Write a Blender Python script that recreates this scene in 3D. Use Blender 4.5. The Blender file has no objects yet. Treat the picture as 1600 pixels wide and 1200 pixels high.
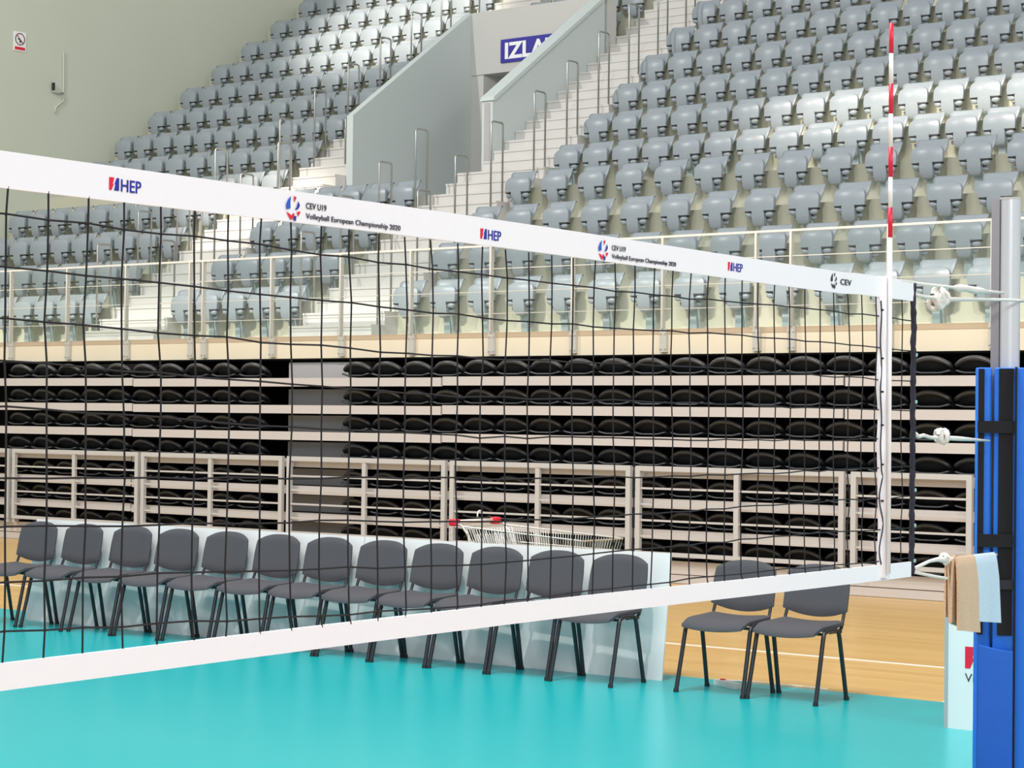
import bpy, math, random
from mathutils import Vector, Matrix
random.seed(7)
sc = bpy.context.scene
C = sc.collection
# ------------------------------------------------------------------ camera
W_IMG, F_PX, CAM_H = 1600.0, 3282.6, 1.75
YAW, PITCH, ROLL = 0.6561, 0.0174, 0.0121
def cam_axes():
    F = Vector((-math.sin(YAW)*math.cos(PITCH), math.cos(YAW)*math.cos(PITCH), math.sin(PITCH)))
    R = Vector((math.cos(YAW), math.sin(YAW), 0)); U = R.cross(F)
    c, s = math.cos(ROLL), math.sin(ROLL)
    return F, c*R + s*U, -s*R + c*U
CF, CR, CU = cam_axes()
cam_d = bpy.data.cameras.new('camera'); cam = bpy.data.objects.new('camera', cam_d); C.objects.link(cam)
cam_d.sensor_fit = 'HORIZONTAL'; cam_d.sensor_width = 36.0; cam_d.lens = F_PX/W_IMG*36.0
cam_d.clip_start = 0.05; cam_d.clip_end = 200
m = Matrix.Identity(4)
for i in range(3):
    m[i][0], m[i][1], m[i][2] = CR[i], CU[i], -CF[i]
m[2][3] = CAM_H
cam.matrix_world = m
sc.camera = cam
def to_px(P):
    d = Vector(P) - Vector((0, 0, CAM_H)); z = d.dot(CF)
    if z < .1: return (-9999, -9999)
    return (800 + F_PX*d.dot(CR)/z, 600 - F_PX*d.dot(CU)/z)
def in_view(P, mar=24):
    x, y = to_px(P); return -mar < x < 1600+mar and -mar < y < 1200+mar
# ------------------------------------------------------------------ world and lamps
w = bpy.data.worlds.new('world'); sc.world = w; w.use_nodes = True
bg = w.node_tree.nodes['Background']
bg.inputs[0].default_value = (0.94, 0.97, 1.0, 1); bg.inputs[1].default_value = 0.50
def area(loc, target, size, power, col=(1, 1, 1), spread=180, size_y=None):
    l = bpy.data.lights.new('hall_or_fill_lamp', 'AREA'); l.energy = power; l.color = col; l.size = size
    if size_y: l.shape = 'RECTANGLE'; l.size_y = size_y
    l.spread = math.radians(spread)
    o = bpy.data.objects.new('hall_or_fill_lamp', l); C.objects.link(o); o.location = loc
    o.rotation_euler = (Vector(target)-Vector(loc)).to_track_quat('-Z', 'Y').to_euler(); return o
def spot(loc, target, power, ang, blend, col=(1, 1, 1), rad=.3):
    l = bpy.data.lights.new('flood_lamp', 'SPOT'); l.energy = power; l.color = col
    l.spot_size = math.radians(ang); l.spot_blend = blend; l.shadow_soft_size = rad
    o = bpy.data.objects.new('flood_lamp', l); C.objects.link(o); o.location = loc
    o.rotation_euler = (Vector(target)-Vector(loc)).to_track_quat('-Z', 'Y').to_euler(); return o
# big roof lamps of the hall, with an added frontal fill
area((-24, 9, 15), (-20, 19, 2), .35, 1200, (1, .98, .95))
area((-6, 6, 15), (-8, 17, 2), .35, 1000, (1, .98, .95))
area((-9, 4, 14), (-9, 8, 0), 6.0, 1100, (1, .97, .95))
area((5, -5, 9), (-3.5, 6, 1.5), 3.0, 720, (.94, .97, 1))  # added frontal fill from the camera side, whitens the net tape
area((7, 8, 10), (-12, 20, 1.5), 3.0, 700, (1, .96, .92))
# floods that catch parts of the upper tier
spot((-20, 14, 15.5), (-24.8, 28.6, 9.1), 21000, 17, .8, (1, .92, .80))
spot((-18, 13, 15), (-23.0, 23.2, 5.0), 15000, 11, .8, (1, .88, .74))
# added unseen strip lamp, shaped to wash the first row and the parapet
area((-16, 10, 11), (-16, 20.6, 3.1), 22, 62, (1, .93, .84), 9, .15)
area((-11.2, 12, 15), (-11.2, 24.35, 5.75), 6.5, 42, (1, .90, .76), 9, .15)  # added unseen strip lamp, narrowed to brighten a band of right-block seats
sc.view_settings.view_transform = 'Standard'; sc.view_settings.look = 'None'
sc.view_settings.exposure = 0.22; sc.view_settings.gamma = 1.0
sc.view_settings.use_curve_mapping = False
sc.cycles.max_bounces = 6; sc.cycles.diffuse_bounces = 3; sc.cycles.glossy_bounces = 3
sc.cycles.transparent_max_bounces = 16; sc.cycles.sample_clamp_indirect = 6
# ------------------------------------------------------------------ materials
def lin(c):
    c = c/255.0
    return c/12.92 if c <= .04045 else ((c+.055)/1.055)**2.4
def rgb(r, g, b): return (lin(r), lin(g), lin(b), 1)
def mat(name, col, rough=.5, metal=0.0, noise=0.0, nscale=8.0, bump=0.0, bscale=60.0, spec=.5, stretch=(1, 1, 1), coat=0.0):
    m = bpy.data.materials.new(name); m.use_nodes = True; nt = m.node_tree
    b = nt.nodes['Principled BSDF']
    b.inputs['Base Color'].default_value = col; b.inputs['Roughness'].default_value = rough
    b.inputs['Metallic'].default_value = metal; b.inputs['Specular IOR Level'].default_value = spec
    b.inputs['Coat Weight'].default_value = coat; b.inputs['Coat Roughness'].default_value = .12
    if noise or bump:
        tc = nt.nodes.new('ShaderNodeTexCoord'); mp = nt.nodes.new('ShaderNodeMapping')
        mp.inputs['Scale'].default_value = stretch
        nt.links.new(tc.outputs['Object'], mp.inputs['Vector'])
    if noise:
        n = nt.nodes.new('ShaderNodeTexNoise'); n.inputs['Scale'].default_value = nscale; n.inputs['Detail'].default_value = 4
        nt.links.new(mp.outputs[0], n.inputs['Vector'])
        mx = nt.nodes.new('ShaderNodeMix'); mx.data_type = 'RGBA'
        a = [c*(1-noise) for c in col[:3]]+[1]; d = [min(1, c*(1+noise)) for c in col[:3]]+[1]
        mx.inputs[6].default_value = a; mx.inputs[7].default_value = d
        nt.links.new(n.outputs['Fac'], mx.inputs[0]); nt.links.new(mx.outputs[2], b.inputs['Base Color'])
    if bump:
        n2 = nt.nodes.new('ShaderNodeTexNoise'); n2.inputs['Scale'].default_value = bscale
        nt.links.new(mp.outputs[0], n2.inputs['Vector'])
        bp = nt.nodes.new('ShaderNodeBump'); bp.inputs['Strength'].default_value = bump; bp.inputs['Distance'].default_value = .01
        nt.links.new(n2.outputs['Fac'], bp.inputs['Height']); nt.links.new(bp.outputs[0], b.inputs['Normal'])
    return m
def wood_mat():
    m = bpy.data.materials.new('sports_parquet'); m.use_nodes = True; nt = m.node_tree; b = nt.nodes['Principled BSDF']
    tc = nt.nodes.new('ShaderNodeTexCoord'); mp = nt.nodes.new('ShaderNodeMapping')
    nt.links.new(tc.outputs['Object'], mp.inputs['Vector'])
    br = nt.nodes.new('ShaderNodeTexBrick'); br.inputs['Scale'].default_value = 1.0
    br.inputs['Brick Width'].default_value = 1.9; br.inputs['Row Height'].default_value = .13; br.inputs['Mortar Size'].default_value = .002
    br.inputs['Color1'].default_value = rgb(226, 184, 112); br.inputs['Color2'].default_value = rgb(214, 170, 96)
    br.inputs['Mortar'].default_value = rgb(170, 122, 60)
    nt.links.new(mp.outputs[0], br.inputs['Vector'])
    mp2 = nt.nodes.new('ShaderNodeMapping'); mp2.inputs['Scale'].default_value = (1.2, 22, 1)
    nt.links.new(tc.outputs['Object'], mp2.inputs['Vector'])
    n = nt.nodes.new('ShaderNodeTexNoise'); n.inputs['Scale'].default_value = 2.0; n.inputs['Detail'].default_value = 5
    nt.links.new(mp2.outputs[0], n.inputs['Vector'])
    mx = nt.nodes.new('ShaderNodeMix'); mx.data_type = 'RGBA'; mx.blend_type = 'MULTIPLY'; mx.inputs[0].default_value = .25
    nt.links.new(br.outputs['Color'], mx.inputs[6]); nt.links.new(n.outputs['Color'], mx.inputs[7])
    cr = nt.nodes.new('ShaderNodeMix'); cr.data_type = 'RGBA'; cr.inputs[0].default_value = .55
    nt.links.new(br.outputs['Color'], cr.inputs[6]); nt.links.new(mx.outputs[2], cr.inputs[7])
    nt.links.new(cr.outputs[2], b.inputs['Base Color'])
    b.inputs['Roughness'].default_value = .28; b.inputs['Specular IOR Level'].default_value = .4
    return m
def glass_mat():
    m = bpy.data.materials.new('railing_glass'); m.use_nodes = True; nt = m.node_tree; nt.nodes.clear()
    o = nt.nodes.new('ShaderNodeOutputMaterial'); t = nt.nodes.new('ShaderNodeBsdfTransparent'); g = nt.nodes.new('ShaderNodeBsdfGlossy')
    t.inputs[0].default_value = (.955, .975, .965, 1); g.inputs['Roughness'].default_value = .05
    mx = nt.nodes.new('ShaderNodeMixShader'); mx.inputs[0].default_value = .05
    nt.links.new(t.outputs[0], mx.inputs[1]); nt.links.new(g.outputs[0], mx.inputs[2]); nt.links.new(mx.outputs[0], o.inputs[0]); return m
M = {
 'wood': wood_mat(), 'glass': glass_mat(),
 'teal': mat('teal_court_mat', rgb(0, 172, 178), .27, noise=.03, nscale=1.2, bump=.04, bscale=260, spec=.42),
 'court': mat('salmon_court_mat', rgb(196, 166, 140), .35, noise=.02, nscale=1.2),
 'line': mat('white_line_paint', rgb(240, 236, 226), .4),
 'seat': mat('grey_seat_plastic', rgb(146, 154, 160), .36, noise=.02, nscale=5, spec=.55),
 'seatdark': mat('grey_seat_backing_plastic', rgb(148, 153, 155), .38, noise=.02, nscale=5),
 'slot': mat('black_slot_shade_and_rubber', rgb(26, 28, 30), .6),  # painted shade in the seat slots, real rubber on chair foot caps
 'ped': mat('pale_seat_pedestal_metal', rgb(150, 164, 166), .4),
 'black': mat('black_seat_plastic', rgb(56, 57, 59), .38, spec=.8),
 'riser': mat('grey_painted_riser', rgb(196, 190, 186), .55, noise=.03, nscale=3),
 'gap': mat('dark_grey_sheet', rgb(176, 172, 172), .6, noise=.04, nscale=4),
 'void': mat('black_underframe_and_recess_shade', rgb(14, 13, 13), .9),
 'conc': mat('warm_concrete', rgb(192, 191, 172), .8, noise=.06, nscale=1.6, bump=.1, bscale=30),
 'beige': mat('cream_parapet_paint', rgb(226, 214, 190), .6, noise=.05, nscale=1.5, stretch=(1, 1, .4)),
 'coping': mat('tan_coping', rgb(188, 168, 142), .7, noise=.08, nscale=3),
 'step': mat('white_step_paint', rgb(208, 205, 200), .6, noise=.03, nscale=2.5),
 'wall': mat('pale_green_grey_wall', rgb(200, 204, 189), .75, noise=.03, nscale=.7, bump=.06, bscale=6),
 'tunnel': mat('tunnel_wall_paint', rgb(198, 206, 204), .7, noise=.02, nscale=1),
 'header': mat('tunnel_header_paint', rgb(196, 194, 190), .7, noise=.02, nscale=1),
 'rsteel': mat('satin_railing_steel', rgb(200, 198, 190), .4, metal=.25),
 'steel': mat('brushed_steel', rgb(170, 170, 168), .35, metal=.75),
 'rail': mat('grey_painted_steel', rgb(190, 189, 187), .45, noise=.02),
 'alu': mat('polished_aluminium', rgb(226, 229, 232), .32, metal=.6),
 'tape': mat('white_net_tape', rgb(243, 244, 250), .6, bump=.08, bscale=40),
 'net': mat('black_net_cord', rgb(22, 22, 28), .8),
 'endcord': mat('dark_navy_edge_cord', rgb(38, 38, 52), .8, noise=.5, nscale=40),
 'rope': mat('white_rope', rgb(232, 230, 224), .8, bump=.5, bscale=300),
 'blue': mat('blue_pad_vinyl', rgb(18, 112, 222), .55, noise=.05, nscale=6, bump=.15, bscale=25),
 'blue2': mat('deep_blue_pad_fabric', rgb(14, 90, 190), .7, noise=.05, nscale=6, bump=.15, bscale=25),
 'velcro': mat('black_velcro', rgb(20, 21, 26), .9, bump=.3, bscale=200),
 'fabric': mat('charcoal_chair_fabric', rgb(74, 74, 79), .85, noise=.10, nscale=160, bump=.25, bscale=420),
 'chairmetal': mat('black_chair_metal', rgb(30, 32, 38), .35, spec=.5),
 'board': mat('white_board_plastic', rgb(226, 229, 229), .18, noise=.01, nscale=1, spec=.5),
 'boardside': mat('grey_board_edge', rgb(168, 172, 172), .5),
 'red': mat('red_print', rgb(222, 26, 60), .5), 'pblue': mat('blue_print', rgb(34, 40, 160), .5),
 'lblue': mat('light_blue_print', rgb(44, 90, 200), .5), 'ink': mat('dark_print', rgb(48, 48, 60), .6),
 'signblue': mat('exit_sign_blue', rgb(48, 40, 150), .5), 'white': mat('white_print', rgb(240, 240, 240), .5),
 'bandred': mat('red_antenna_band', rgb(222, 20, 62), .35), 'bandwhite': mat('white_antenna_fibreglass', rgb(240, 240, 238), .35),
 'chrome': mat('zinc_plated_wire', rgb(206, 206, 200), .28, metal=.7),
 'cartred': mat('red_cart_plastic', rgb(220, 18, 50), .35), 'handle': mat('cream_cart_handle', rgb(232, 222, 212), .4),
 'towelb': mat('beige_towel_terry', rgb(222, 190, 158), .95, noise=.08, nscale=90, bump=.6, bscale=260),
 'towelw': mat('pale_blue_towel_terry', rgb(208, 226, 238), .95, noise=.05, nscale=90, bump=.6, bscale=260),
 'plug': mat('white_plastic', rgb(232, 230, 224), .4), 'dk': mat('dark_plastic', rgb(40, 40, 40), .5),
}
# ------------------------------------------------------------------ mesh helpers
class MB:
    def __init__(s): s.v = []; s.f = []; s.m = []; s.cur = 0
    def add(s, vs, fs):
        n = len(s.v); s.v += [tuple(v) for v in vs]; s.f += [tuple(i+n for i in f) for f in fs]; s.m += [s.cur]*len(fs); return s
    def box(s, x0, x1, y0, y1, z0, z1):
        return s.add([(x0,y0,z0),(x1,y0,z0),(x1,y1,z0),(x0,y1,z0),(x0,y0,z1),(x1,y0,z1),(x1,y1,z1),(x0,y1,z1)],
              [(0,3,2,1),(4,5,6,7),(0,1,5,4),(1,2,6,5),(2,3,7,6),(3,0,4,7)])
    def obox(s, o, a, b, c):          # box from corner o and three edge vectors
        o, a, b, c = map(Vector, (o, a, b, c))
        return s.add([o, o+a, o+a+b, o+b, o+c, o+a+c, o+a+b+c, o+b+c],
              [(0,3,2,1),(4,5,6,7),(0,1,5,4),(1,2,6,5),(2,3,7,6),(3,0,4,7)])
    def tube(s, pts, r, n=8, cap=True, flat=1.0):
        pts = [Vector(p) for p in pts]; rs = r if isinstance(r, (list, tuple)) else [r]*len(pts)
        rings = []; prev = None
        for i, p in enumerate(pts):
            t = (pts[min(i+1, len(pts)-1)] - pts[max(i-1, 0)]).normalized()
            if prev is None:
                up = Vector((0, 0, 1)) if abs(t.z) < .9 else Vector((0, 1, 0))
                a = t.cross(up).normalized()
            else:
                a = (prev - t*prev.dot(t)).normalized()
            prev = a; b = t.cross(a)
            rings.append([p + (a*math.cos(2*math.pi*k/n) + b*flat*math.sin(2*math.pi*k/n))*rs[i] for k in range(n)])
        vs = [v for R in rings for v in R]; fs = []
        for i in range(len(pts)-1):
            for k in range(n):
                k2 = (k+1) % n; fs.append((i*n+k, i*n+k2, (i+1)*n+k2, (i+1)*n+k))
        if cap: fs += [tuple(reversed(range(n))), tuple(range((len(pts)-1)*n, len(pts)*n))]
        return s.add(vs, fs)
    def loft(s, rings, cap=True):
        n = len(rings[0]); vs = [v for R in rings for v in R]; fs = []
        for i in range(len(rings)-1):
            for k in range(n):
                k2 = (k+1) % n; fs.append((i*n+k, i*n+k2, (i+1)*n+k2, (i+1)*n+k))
        if cap: fs += [tuple(reversed(range(n))), tuple(range((len(rings)-1)*n, len(rings)*n))]
        return s.add(vs, fs)
    def prism(s, poly, d):            # poly: 3D points, d: extrusion vector
        d = Vector(d); n = len(poly); P = [Vector(p) for p in poly]
        return s.add(P + [p+d for p in P], [tuple(reversed(range(n))), tuple(range(n, 2*n))] + [(i, (i+1) % n, n+(i+1) % n, n+i) for i in range(n)])
    def ellipsoid(s, c, r, nu=10, nv=6):
        rings = []
        for j in range(1, nv):
            th = math.pi*j/nv
            rings.append([(c[0]+r[0]*math.sin(th)*math.cos(2*math.pi*k/nu), c[1]+r[1]*math.sin(th)*math.sin(2*math.pi*k/nu), c[2]-r[2]*math.cos(th)) for k in range(nu)])
        return s.loft(rings)
    def mesh(s, name, mats, smooth=False, org=(0, 0, 0)):
        me = bpy.data.meshes.new(name)
        me.from_pydata([(v[0]-org[0], v[1]-org[1], v[2]-org[2]) for v in s.v], [], s.f)
        for mm in (mats if isinstance(mats, (list, tuple)) else [mats]): me.materials.append(mm)
        if any(s.m): me.polygons.foreach_set('material_index', s.m)
        if smooth: me.shade_smooth(); 
        me.update(); return me
    def build(s, name, mats, parent=None, smooth=False, ang=None):
        org = parent['_org'] if (parent is not None and '_org' in parent) else (0, 0, 0)
        if parent is None:            # one-mesh thing: origin at its base
            xs = [v[0] for v in s.v]; ys = [v[1] for v in s.v]; zs = [v[2] for v in s.v]
            org = ((min(xs)+max(xs))/2, (min(ys)+max(ys))/2, min(zs))
        me = s.mesh(name, mats, False, org)
        if smooth:
            me.shade_smooth()
            if ang: me.set_sharp_from_angle(angle=math.radians(ang))
        o = bpy.data.objects.new(name, me); C.objects.link(o); o.parent = parent
        if parent is None: o.location = org
        else: o['_org'] = tuple(org)
        return o
ORG = {}
def tag(o, label=None, cat=None, group=None, kind=None):
    if label: o['label'] = label
    if cat: o['category'] = cat
    if group: o['group'] = group
    if kind: o['kind'] = kind
    return o
def thing(name, label, cat, loc, group=None, world=True):
    o = bpy.data.objects.new(name, None); C.objects.link(o); o.location = loc; o.empty_display_size = .1
    if world: o['_org'] = tuple(loc)
    return tag(o, label, cat, group)
def struct(name, mb, m, smooth=False): return tag(mb.build(name, m, None, smooth), kind='structure')
def text_mesh(name, txt, size, m, parent, origin, xdir, ydir, bold=0.0, width=None, org=(0, 0, 0)):
    cu = bpy.data.curves.new(name, 'FONT'); cu.body = txt; cu.size = size; cu.offset = bold; cu.extrude = .0006
    cu.resolution_u = 3
    t = bpy.data.objects.new(name, cu); C.objects.link(t)
    bpy.context.view_layer.update()
    me = bpy.data.meshes.new_from_object(t.evaluated_get(bpy.context.evaluated_depsgraph_get()))
    C.objects.unlink(t); bpy.data.objects.remove(t); me.name = name
    xs = [v.co.x for v in me.vertices]; ys = [v.co.y for v in me.vertices]
    sx = (width/(max(xs)-min(xs))) if width else 1.0
    X = Vector(xdir).normalized(); Y = Vector(ydir).normalized(); Z = X.cross(Y)
    x0 = min(xs); O = Vector(origin) - Vector(org)
    for v in me.vertices: v.co = O + X*((v.co.x-x0)*sx) + Y*v.co.y + Z*(v.co.z)
    me.materials.clear(); me.materials.append(m)
    o = bpy.data.objects.new(name, me); C.objects.link(o); o.parent = parent; return o
# ================================================================== SETTING
YT = 12.25                     # edge of the teal mat
struct('floor', MB().box(-34, 6, -6, 21, -.2, -.004), M['wood'])
struct('floor_mat', MB().box(-30, 6, -6, YT, -.004, 0), M['teal'])
struct('floor_court', MB().box(-30, 6, -2.7, 6.35, -.001, .0006), M['court'])
struct('trim_1', MB().box(-30, 6, 14.0, 14.055, -.004, -.002), M['line'])
struct('trim_2', MB().box(-5.98, -5.91, YT+.02, 14.0, -.004, -.0025), M['line'])
XW = -28.75
def Ys(k): return 20.58 + .78*(k-1)                 # seat line of row k
def Yf(k): return Ys(k) - .51                       # front edge of row k's platform
def fl(k):
    return 2.786 + .5515*(k-1) if k <= 4 else 4.98 + .542*(k-5)
NR = 14
def tier(name, x0, x1, k0, k1, yback=None, yfr=None, zbt=None):
    mb = MB(); prof = []
    y0 = 19.62 if k0 == 1 else Yf(k0)
    zb = 2.5 if k0 == 1 else fl(k0)-.5
    if yfr: y0, zb = yfr, zbt
    prof.append((y0, zb)); prof.append((y0, fl(k0)))
    for k in range(k0+1, k1+1): prof += [(Yf(k), fl(k-1)), (Yf(k), fl(k))]
    ye = yback if yback else Yf(k1+1)
    prof.append((ye, fl(k1)))
    # underside follows the slope
    und = [(ye, fl(k1)-.5), (y0+.45, zb)] if k1 > k0 else [(ye, zb)]
    P = prof + und
    n = len(P)
    mb.v = [(x0, y, z) for y, z in P] + [(x1, y, z) for y, z in P]
    # side caps as quads strip via triangulation-safe ngon
    mb.f = [tuple(range(n)), tuple(reversed(range(n, 2*n)))] + [(i, i+n, (i+1) % n+n, (i+1) % n) for i in range(n)]
    mb.m = [0]*len(mb.f)
    return struct(name, mb, M['conc'])
tier('seating_tier', XW, -23.45, 1, 4); tier('seating_tier', XW, -22.95, 5, NR, 32)
tier('seating_tier', -22.03, -19.4, 1, 4, Yf(5)); tier('seating_tier', -17.95, -5, 1, 4); tier('seating_tier', -17.72, -5, 5, NR, 32)
tier('seating_tier', -21.93, -19.05, 10, NR, 32, 27.36, 7.62)
def stairs(x0, x1, k0, k1, nm='stair'):
    mb = MB()
    for k in range(k0, k1+1):
        rise = (fl(k+1)-fl(k))/3.0
        for i in range(3):
            ya = Yf(k)+.26*i; z = fl(k)+rise*i
            if k == 1 and i == 0: ya = 19.62
            mb.box(x0, x1, ya, Yf(k)+.26*(i+1), z-(.286 if k == 1 and i == 0 else .55), z-.03)
            mb.box(x0, x1, ya-.012, Yf(k)+.26*(i+1), z-.03, z)      # nosing
    return struct(nm, mb, M['step'])
stairs(-23.45, -22.03, 1, 4); stairs(-22.95, -21.94, 5, 13)
stairs(-19.4, -17.95, 1, 4); stairs(-19.3, -17.72, 5, 5); stairs(-19.04, -17.72, 6, 13)
struct('trim_3', MB().box(XW, -5, 19.55, 19.9, 2.508, 2.73), M['beige'])
struct('trim_4', MB().box(XW, -5, 19.545, 19.9, 2.73, 2.79), M['coping'])
# tunnel
Zt = 4.98
struct('floor_tunnel', MB().box(-22.02, -19.31, Yf(5), 32, Zt-1.0, Zt), M['header'])
def yzprism(x0, x1, pts): return MB().prism([(x0, y, z) for y, z in pts], (x1-x0, 0, 0))
left_wall = MB().prism([(-21.93, 24.2, Zt), (-21.93, 24.2, 6.45), (-21.93, 27.1, 8.50), (-21.93, 27.5, 8.50), (-21.93, 31.5, 8.5), (-21.93, 31.5, Zt)], (.13, 0, 0))
struct('wall_tunnel_left', left_wall, M['tunnel'])
struct('wall_tunnel_right', yzprism(-19.25, -19.05, [(24.2, Zt), (24.2, 6.45), (27.03, 8.42), (27.03, 7.46), (31.5, 7.46), (31.5, Zt)]), M['tunnel'])
struct('trim_6', MB().box(-19.20, -19.10, 24.188, 24.199, Zt, 6.42), M['gap'])
struct('trim_5', yzprism(-19.27, -19.02, [(24.17, 6.45), (24.2, 6.51), (27.03, 8.48), (27.03, 8.42), (24.22, 6.45)]), M['tunnel'])
struct('wall_tunnel_header', MB().box(-21.8, -19.05, 27.1, 27.35, 7.46, 8.50), M['header'])
struct('ceiling_tunnel', MB().box(-21.8, -19.25, 27.35, 31.5, 7.46, 7.6), M['header'])
struct('wall_tunnel_end', MB().box(-21.8, -19.25, 29.2, 29.3, Zt, 7.46), M['void'])  # black put in for the shade deep inside the passage
struct('wall_tunnel_side', MB().prism([(-21.8, 27.12, Zt), (-21.55, 27.12, Zt), (-21.1, 29.19, Zt), (-21.8, 29.19, Zt)], (0, 0, 2.48)), M['header'])
# left end wall and back wall of the hall
struct('wall_left', MB().box(XW-.3, XW, 12, 33, 0, 18), M['wall'])
struct('wall_back', MB().box(XW, 6, 32, 32.3, 0, 18), M['wall'])
struct('wall_under_stand', MB().box(XW, 6, 20.62, 20.7, 0, 2.5), M['void'])  # black put in for the shade of the cavity under the slab
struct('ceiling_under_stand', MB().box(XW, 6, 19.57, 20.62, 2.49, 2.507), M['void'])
# ================================================================== GREY SEATS
def seat_meshes():
    out = {}
    b = MB(); prof = [(.085,.36,.115),(.108,.45,.145),(.138,.58,.178),(.160,.66,.204),(.180,.725,.214),(.204,.752,.208),(.232,.764,.196),(.256,.748,.184)]
    NU = 9; rings = []
    for y, z, wd in prof:
        fr = []; bk = []
        for i in range(NU):
            u = -1+2*i/(NU-1); fr.append((u*wd, y-.035*u*u, z)); bk.append((u*wd, y-.035*u*u+.014, z-.006))
        rings.append(fr+bk[::-1])
    b.loft(rings); out['backrest'] = b.mesh('backrest', M['seat'], True); out['backrest'].shade_smooth()
    p = MB(); rr = [(.674,.050,.066),(.672,.100,.056),(.665,.138,.044),(.652,.166,.032),(.632,.187,.020),(.606,.200,.010),(.57,.207,.003),(.52,.208,0),(.464,.203,.002),(.460,.201,.002),(.458,.088,.002),(.452,.088,.002),(.39,.088,.006),(.33,.085,.018),(.29,.070,.036),(.265,.045,.055),(.258,.02,.062)]
    rings = []
    for z, wd, yf in rr:
        fr = []; bk = []
        for i in range(NU):
            u = -1+2*i/(NU-1); x = u*wd; bul = .038*(1-(x/.208)**2)*(1.0 if z > .26 else .3)
            fr.append((x, yf-bul, z)); bk.append((x, max(yf+.03, .04), z))
        rings.append(fr+bk[::-1])
    p.loft(rings); me = p.mesh('seat_pan', M['seat'], True); me.shade_smooth(); me.set_sharp_from_angle(angle=math.radians(50)); out['seat_pan'] = me
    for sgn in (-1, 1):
        h = MB(); h.prism([(sgn*.086, -.030, .462), (sgn*.196, -.004, .462), (sgn*.196, -.004, .446), (sgn*.150, -.016, .438), (sgn*.086, -.030, .434)], (0, .07, 0))  # black wedge painting in the shade of the slot under the pan
        out['slot_shade%d' % sgn] = h.mesh('slot_shade', M['slot'])
        k = MB(); k.ellipsoid((sgn*.138, .014, .416), (.060, .036, .038), 12, 8); k.box(min(sgn*.03, sgn*.15), max(sgn*.03, sgn*.15), .05, .09, .33, .37)
        me = k.mesh('bracket', M['seat'], True); me.shade_smooth(); out['bracket%d' % sgn] = me
    for nm, z0 in (('ped_low', 0.0), ('ped_high', .09)):
        q = MB(); q.loft([[(-a, y0, z), (a, y0, z), (a, y1, z), (-a, y1, z)] for z, a, y0, y1 in ((z0, .075, .09, .22), (z0+.012, .075, .09, .22), (z0+.014, .05, .11, .19), (.22, .045, .10, .18), (.34, .055, .07, .17), (.40, .06, .07, .16))])
        q.tube([(.09, .13, z0), (.085, .10, .2), (.075, .07, .36)], .012, 6)
        out[nm] = q.mesh('pedestal', M['ped'])
    return out
SM = seat_meshes()
def copy_tree(src):
    o = src.copy(); C.objects.link(o)
    for ch in list(src.children):
        c = copy_tree(ch); c.parent = o
    return o
def make_seat(high):
    t = thing('stadium_seat', None, 'seat', (0, 0, 0), world=False)
    par = {}
    for nm, key in (('backrest', 'backrest'), ('seat_pan', 'seat_pan'), ('pedestal', 'ped_high' if high else 'ped_low'), ('slot_shade', 'slot_shade-1'), ('slot_shade', 'slot_shade1'), ('bracket', 'bracket-1'), ('bracket', 'bracket1')):
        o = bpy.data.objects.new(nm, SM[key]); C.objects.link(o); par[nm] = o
        o.parent = par['seat_pan'] if nm == 'slot_shade' else (par['pedestal'] if nm == 'bracket' else t)
    return t
protos = {False: make_seat(False), True: make_seat(True)}; used = {False: False, True: False}
ORD = ['', 'first', 'second', 'third', 'fourth', 'fifth', 'sixth', 'seventh', 'eighth', 'ninth', 'tenth', 'eleventh', 'twelfth', 'thirteenth', 'fourteenth', 'fifteenth', 'sixteenth', 'seventeenth', 'eighteenth', 'nineteenth']
def place_seat(x, k, label, group):
    high = k >= 5
    if not used[high]: o = protos[high]; used[high] = True
    else:
        o = copy_tree(protos[high])
    o.location = (x, Ys(k), fl(k) - (.09 if high else 0))
    o.rotation_euler = (0, 0, random.uniform(-.012, .012))
    return tag(o, label, 'seat', group)
count = 0
def seat_row(k, xs, lab, group):
    global count
    z = fl(k)+.5
    for i, x in enumerate(xs):
        if in_view((x, Ys(k), z), 26):
            place_seat(x, k, lab % (ORD[k], ORD[i+1]), group); count += 1
x5 = {5: -17.35, 6: -17.40, 7: -17.43, 8: -17.49, 9: -17.54, 10: -17.58, 11: -17.6, 12: -17.6}
for k in range(1, 12):
    if k <= 4: xs = [-17.60+.6185*i for i in range(16)]
    else: xs = [x5[k]+.5*i for i in range(18)]
    seat_row(k, xs, 'grey folded seat, right block, %s row above glass railing, %s from the stairs', 'grey seats of the right block')
for k in range(1, 5):
    seat_row(k, [-19.70-.5125*i for i in range(5)], 'grey folded seat in small block below tunnel, %s row up, %s from its right', 'grey seats below the exit tunnel')
for k in range(1, 14):
    x0 = -23.69 if k <= 4 else (-23.06 if k <= 6 else -23.20)
    xs = [x0-.505*i for i in range(10 if k <= 4 else 11)]
    if k == 5: xs = xs[:4]
    seat_row(k, xs, 'grey folded seat, left block, %s row above the railing, %s left of stairs', 'grey seats of the left block')
for k in range(10, 13):
    seat_row(k, [-19.45-.5*i for i in range(5)], 'grey folded seat above the exit tunnel, %s row up, %s from its right end', 'grey seats above the exit tunnel')
print('grey seats', count)
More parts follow.
